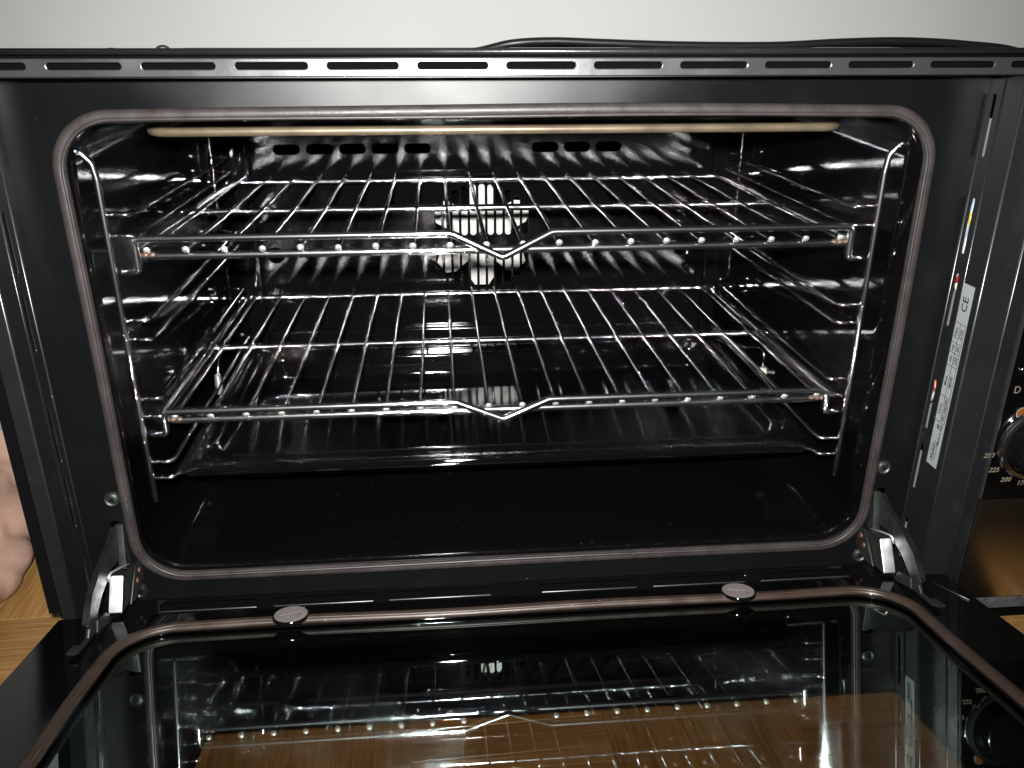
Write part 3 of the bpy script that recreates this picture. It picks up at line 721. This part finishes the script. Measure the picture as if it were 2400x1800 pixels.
# ---- hinges: cranked lever, U bracket and riveted plate on either side
LEVER = [(0.0060, -.1326), (-.0021, -.1313), (-.0198, -.1390), (-.0453, -.1438), (-.0646, -.1516), (-.0803, -.1673), (-.0790, -.1712), (-.0834, -.1755), (-.1045, -.1715),
         (-.1015, -.1752), (-.0825, -.1785), (-.0702, -.1803), (-.0618, -.1693), (-.0486, -.1623), (-.0239, -.1555), (-.0061, -.1579), (0.0127, -.1388)]
for s, xl in ((1, 0.3175), (-1, -0.3245)):
    h = empty('hinge', (xl, -0.03, -0.18)); h.parent = oven; h.location = Vector((xl, -0.03, -0.18)) - oven.location
    plate('lever', [[(y, z) for y, z in LEVER]], 0.0026, 'zinc', h, 0.0005, SIDE(xl))
    # folded top edge of the lever
    top_e = [(-.0021, -.1315), (-.0198, -.1390), (-.0453, -.1438), (-.0646, -.1516), (-.0803, -.1673)]
    bm = bmesh.new()
    A = [bm.verts.new((xl - s * 0.0013, y, z + .0004)) for y, z in top_e]; B = [bm.verts.new((xl + s * 0.0034, y, z + .0004)) for y, z in top_e]
    for k in range(len(A) - 1): bm.faces.new((A[k], A[k + 1], B[k + 1], B[k]))
    bmesh.ops.solidify(bm, geom=bm.faces[:], thickness=0.0012)
    sharp(link('lever_flange', tomesh(bm), 'zinc', h))
    plate('lever_tip', [[(-.1060, -.1708), (-.0930, -.1738), (-.0935, -.1752), (-.1060, -.1722)]], 0.0075, 'zinc', h, 0.0004, SIDE(xl + s * 0.0022))
    xb_ = xl - s * 0.0062
    # U bracket: front web coloured as if lit, two darker cheeks
    w0, w1 = Vector((0, -.0300, -.1585)), Vector((0, -.0455, -.1825))
    d = (w1 - w0).normalized(); nrm = Vector((0, d.z, -d.y))
    if nrm.y > 0: nrm = -nrm
    Mx = frame_m(Vector((xb_, w0.y, w0.z)), (1, 0, 0), d)
    L_ = (w1 - w0).length
    plate('bracket_web', [rrect(-.0050, .0050, 0, L_, .0015, 3)], 0.0016, 'zinc_pale_lit', h, 0.0004, Mx)
    for q in (-.0046, .0046):
        plate('bracket_cheek', [[(-.0305, -.1590), (-.0460, -.1830), (-.0300, -.1850), (-.0060, -.1740), (-.0050, -.1640), (-.0180, -.1600)]], 0.0012, 'zinc', h, 0.0003, SIDE(xb_ + q))
    plate('pivot_plate', [[(0.0020, -.1640), (-.0095, -.1633), (-.0200, -.1720), (-.0322, -.1846), (-.0200, -.1880), (0.0, -.1830)]], 0.0012, 'zinc', h, 0.0003, SIDE(xb_ - s * 0.0070))
    for y, z in ((-.0060, -.1700), (-.0130, -.1755)):
        lathe('rivet', [(.0024, 0), (.0020, .0009), (0, .0012)], frame_m((xb_ - s * 0.0077, y, z), (0, 0, 1), (0, s, 0)), 'rust', h, 12)
    plate('foot_link', [[(-.0500, -.1835), (-.0542, -.1842), (-.0760, -.1765), (-.0722, -.1690), (-.0560, -.1740)]], 0.0016, 'zinc', h, 0.0003, SIDE(xb_ + s * 0.0020))
    plate('upright', [[(0.0010, -.1300), (-.0012, -.1300), (-.0100, -.1660), (0.0020, -.1660)]], 0.0060, 'zinc', h, 0.0004, SIDE(xl - s * 0.0030))
    tube('spring_clip', fillet([(xb_ - s * .004, -.0120, -.1600), (xb_, -.0230, -.1565), (xb_ + s * .004, -.0330, -.1545), (xb_ + s * .005, -.0360, -.1600)], 0.004), 0.0009, 'zinc_pale_lit', h, seg=8)

# ================================================================== loose things in the oven
P = 0.0285
RX = -0.0059
def make_rack(z, hz, stub, label):
    t = empty('wire_rack', (RX, 0.21, z - 0.012), label, 'oven rack', 'chromed wire racks in the oven')
    yf, yr, ym = 0.0400, 0.3938, 0.2170
    for i in range(20):
        x = RX + (i - 9.5) * P
        j = random.uniform(-.0004, .0004)
        bm = bmesh.new(); add_tube(bm, [(x, yf - .003, z + j), (x, yf + .01, z + j), (x + j, ym, z), (x, yr + .003, z)], 0.0018, seg=8, round_cap=True)
        wr = link('wire', tomesh(bm), 'chrome', t)
        bm = bmesh.new(); bmesh.ops.create_icosphere(bm, subdivisions=2, radius=0.0029, matrix=Matrix.Translation((x, yf - .0034, z + j)) @ Matrix.Rotation(0.35, 4, 'X') @ Matrix.Diagonal((1, 0.45, 1, 1)))
        link('rod_end', tomesh(bm), 'bead', wr)
    xl, xr = RX - 0.2885, RX + 0.2900
    zb = z - 0.0055
    # front bar and side rails are one bent rod, rear and middle bars are welded in
    tube('frame_rod', fillet([(xl + .012, yr, zb), (xl + .004, yr - .01, zb), (xl, yf + .006, zb), (xl + .008, yf + .002, zb), (xr - .008, yf + .002, zb), (xr, yf + .006, zb), (xr - .004, yr - .01, zb), (xr - .012, yr, zb)], 0.008, 6), 0.0033, 'chrome', t, seg=12)
    tube('cross_bar', [(RX - 10.2 * P, yr - .001, zb), (RX + 10.2 * P, yr - .001, zb)], 0.0034, 'chrome', t, seg=12, round_cap=True)
    tube('cross_bar', [(RX - 10.35 * P, ym, zb), (RX + 10.35 * P, ym, zb)], 0.0034, 'chrome', t, seg=12, round_cap=True)
    yh = yf - .0075
    hx0, hx1 = -0.2835, 0.2715
    pth = [(-0.3000, yh + .002, z + stub - .0005), (hx0, yh, z + stub), (hx0, yh, z + hz), (-0.0475, yh, z + hz), (-0.0080, yh - .005, z - .0085), (0.0310, yh, z + hz), (hx1, yh, z + hz), (hx1, yh, z + stub - .001), (0.2885, yh + .002, z + stub - .0015)]
    tube('handle_rod', fillet(pth, [0, .004, .005, .014, .006, .014, .005, .004, 0], 6), 0.0029, 'chrome', t, seg=12)
    for xc in (hx0 + .004, hx1 - .004):
        for q in range(3):
            bm = bmesh.new(); bmesh.ops.create_icosphere(bm, subdivisions=2, radius=0.0034, matrix=Matrix.Translation((xc + (q - 1) * .005, yf + .0008, zb + .0012)) @ Matrix.Diagonal((1.1, 0.8, 0.75, 1)))
            link('scorched_weld', tomesh(bm), 'scorch', t)
    return t
make_rack(0.0847, 0.0098, -0.0150, 'upper chromed wire rack, nearest the grill element')
make_rack(-0.0529, 0.0062, -0.0135, 'lower chromed wire rack, just above the black baking tray')
# baking tray: flat rim, deep rounded well, rolled edge
tray = empty('baking_tray', (RX, 0.18, -0.139), 'black enamelled baking tray below the lower wire rack', 'baking tray')
bm = bmesh.new()
xa, xb, ya, yb = -0.2840, 0.2735, 0.0400, 0.3380
R_ = []
def ring(x0_, x1_, y0_, y1_, z, r): R_.append([bm.verts.new((p[0], p[1], z)) for p in rrect(x0_, x1_, y0_, y1_, r, 8)])
for dx, z in ((0.0, -0.1125), (-0.0005, -0.1085), (0.001, -0.1058), (0.004, -0.1048), (0.0075, -0.1060)): ring(xa + dx, xb - dx, ya + dx, yb - dx, z, .014)
for t_, z in ((0.0, -0.1064), (0.0012, -0.1046), (0.0028, -0.1048), (0.0040, -0.1075), (0.0050, -0.1250), (0.0054, -0.1272), (0.0066, -0.1286), (0.0090, -0.1290)):
    ring(-0.2640 + t_, 0.2535 - t_, 0.0615 + t_, 0.3035 - t_, z, .030 - t_ * .6)
for A, B in zip(R_, R_[1:]):
    for k in range(len(A)): bm.faces.new((A[k], A[(k + 1) % len(A)], B[(k + 1) % len(A)], B[k]))
bm.faces.new(R_[-1])
bmesh.ops.recalc_face_normals(bm, faces=bm.faces)
bmesh.ops.solidify(bm, geom=bm.faces[:], thickness=0.0009)
bmesh.ops.translate(bm, verts=bm.verts, vec=(0, 0, 0.0022))
sharp(link('pan', tomesh(bm), 'tray', tray), 60)

# power cable on top of the oven
cabp = [(-0.10, 0.46, 0.2120), (-0.03, 0.42, 0.2165), (-0.005, 0.41, 0.2190), (0.03, 0.40, 0.2268), (0.0743, 0.40, 0.2292), (0.13, 0.40, 0.2276), (0.22, 0.40, 0.2250), (0.33, 0.40, 0.2245), (0.41, 0.40, 0.2280), (0.484, 0.40, 0.2294), (0.56, 0.40, 0.2258), (0.63, 0.40, 0.2170), (0.68, 0.41, 0.19), (0.70, 0.43, 0.10), (0.70, 0.46, -0.05), (0.71, 0.48, -0.2405), (0.85, 0.50, -0.2405)]
def smooth_path(p, n=6):
    p = [Vector(q) for q in p]; out = []
    for i in range(len(p) - 1):
        a, b, c, d = p[max(0, i - 1)], p[i], p[i + 1], p[min(len(p) - 1, i + 2)]
        for k in range(n):
            t = k / n
            out.append(0.5 * ((2 * b) + (c - a) * t + (2 * a - 5 * b + 4 * c - d) * t * t + (3 * b - a - 3 * c + d) * t ** 3))
    out.append(p[-1]); return out
cb = tube('power_cable', smooth_path(cabp), 0.0042, 'rubber', None, seg=12, round_cap=True)
tag(cb, 'black power cable lying along the top of the oven', 'cable')

# ================================================================== bare foot beside the oven
def foot():
    bm = bmesh.new()
    def ell(c, r, rot=0.0):
        Mx = Matrix.Translation(c) @ Matrix.Rotation(rot, 4, 'Z') @ Matrix.Diagonal((*r, 1))
        bmesh.ops.create_icosphere(bm, subdivisions=3, radius=1.0, matrix=Mx)
    def tb(pts, rs): add_tube(bm, pts, rs, seg=14, round_cap=True)
    # local: toes towards +y, big toe on +x, sole at z = 0
    ell((0, 0.0, 0.032), (0.031, 0.036, 0.033)); ell((0, 0.045, 0.040), (0.034, 0.050, 0.040))
    ell((0.002, 0.105, 0.033), (0.041, 0.055, 0.034)); ell((0.004, 0.160, 0.024), (0.048, 0.045, 0.024))
    ell((0.028, 0.182, 0.019), (0.022, 0.028, 0.019)); ell((-0.026, 0.165, 0.016), (0.024, 0.030, 0.016))
    toes = ((0.033, 0.190, 0.255, 0.0125), (0.009, 0.192, 0.254, 0.0090), (-0.009, 0.190, 0.245, 0.0083), (-0.025, 0.184, 0.232, 0.0078), (-0.039, 0.172, 0.214, 0.0074))
    for x, y0, y1, r in toes:
        tb([(x * .85, y0 - .035, 0.022), (x, y0, 0.020 + r * .2), (x, (y0 + y1) / 2, 0.017 + r * .3), (x * 1.02, y1 - r * .6, r)], [r * .95, r * 1.0, r * .86, r])
        # tendon fanning from the ankle to the toe
        tb([(x * .12, 0.075, 0.066), (x * .45, 0.115, 0.0575), (x * .85, 0.165, 0.0385), (x, y0 + .004, 0.0255)], [0.0075, 0.0068, 0.0060, 0.0045])
    # ankle and lower leg leaning out of the picture
    tb([(0, 0.028, 0.045), (-0.004, 0.022, 0.085), (-0.018, 0.015, 0.14), (-0.060, 0.005, 0.24), (-0.115, -0.01, 0.36), (-0.155, -0.015, 0.44)], [0.036, 0.034, 0.033, 0.044, 0.054, 0.052])
    ell((0.030, 0.022, 0.080), (0.012, 0.014, 0.014)); ell((-0.030, 0.018, 0.072), (0.011, 0.013, 0.013))
    me = tomesh(bm)
    o = bpy.data.objects.new('tmp', me); C.objects.link(o)
    md = o.modifiers.new('r', 'REMESH'); md.mode = 'VOXEL'; md.voxel_size = 0.0032
    sm = o.modifiers.new('s', 'SMOOTH'); sm.factor = 0.6; sm.iterations = 2
    dg = bpy.context.evaluated_depsgraph_get()
    me2 = bpy.data.meshes.new_from_object(o.evaluated_get(dg)); bpy.data.objects.remove(o)
    T = Matrix.Translation((-0.512, 0.262, FZ + .0005)) @ Matrix.Rotation(math.radians(183), 4, 'Z') @ Matrix.Diagonal((-1.05, 1.06, 1.0, 1))
    me2.transform(T); me2.flip_normals()
    p = link('person', me2, 'skin', None, base=(-0.512, 0.262, FZ))
    # trouser leg above the ankle
    pts = [T @ Vector(q) for q in ((-0.009, 0.018, 0.105), (-0.018, 0.015, 0.14), (-0.060, 0.005, 0.24), (-0.115, -0.01, 0.36), (-0.160, -0.016, 0.45))]
    bm = bmesh.new(); add_tube(bm, smooth_path(pts, 5), [0.047 + 0.0035 * math.sin(k * 1.3) + k * 0.0011 for k in range(21)], seg=20, cap=False)
    bmesh.ops.solidify(bm, geom=bm.faces[:], thickness=0.0015)
    link('trouser_leg', tomesh(bm), 'trouser', p)
    return p
fo = foot()
tag(fo, 'bare foot of a person in pale trousers standing left of the oven', 'person')
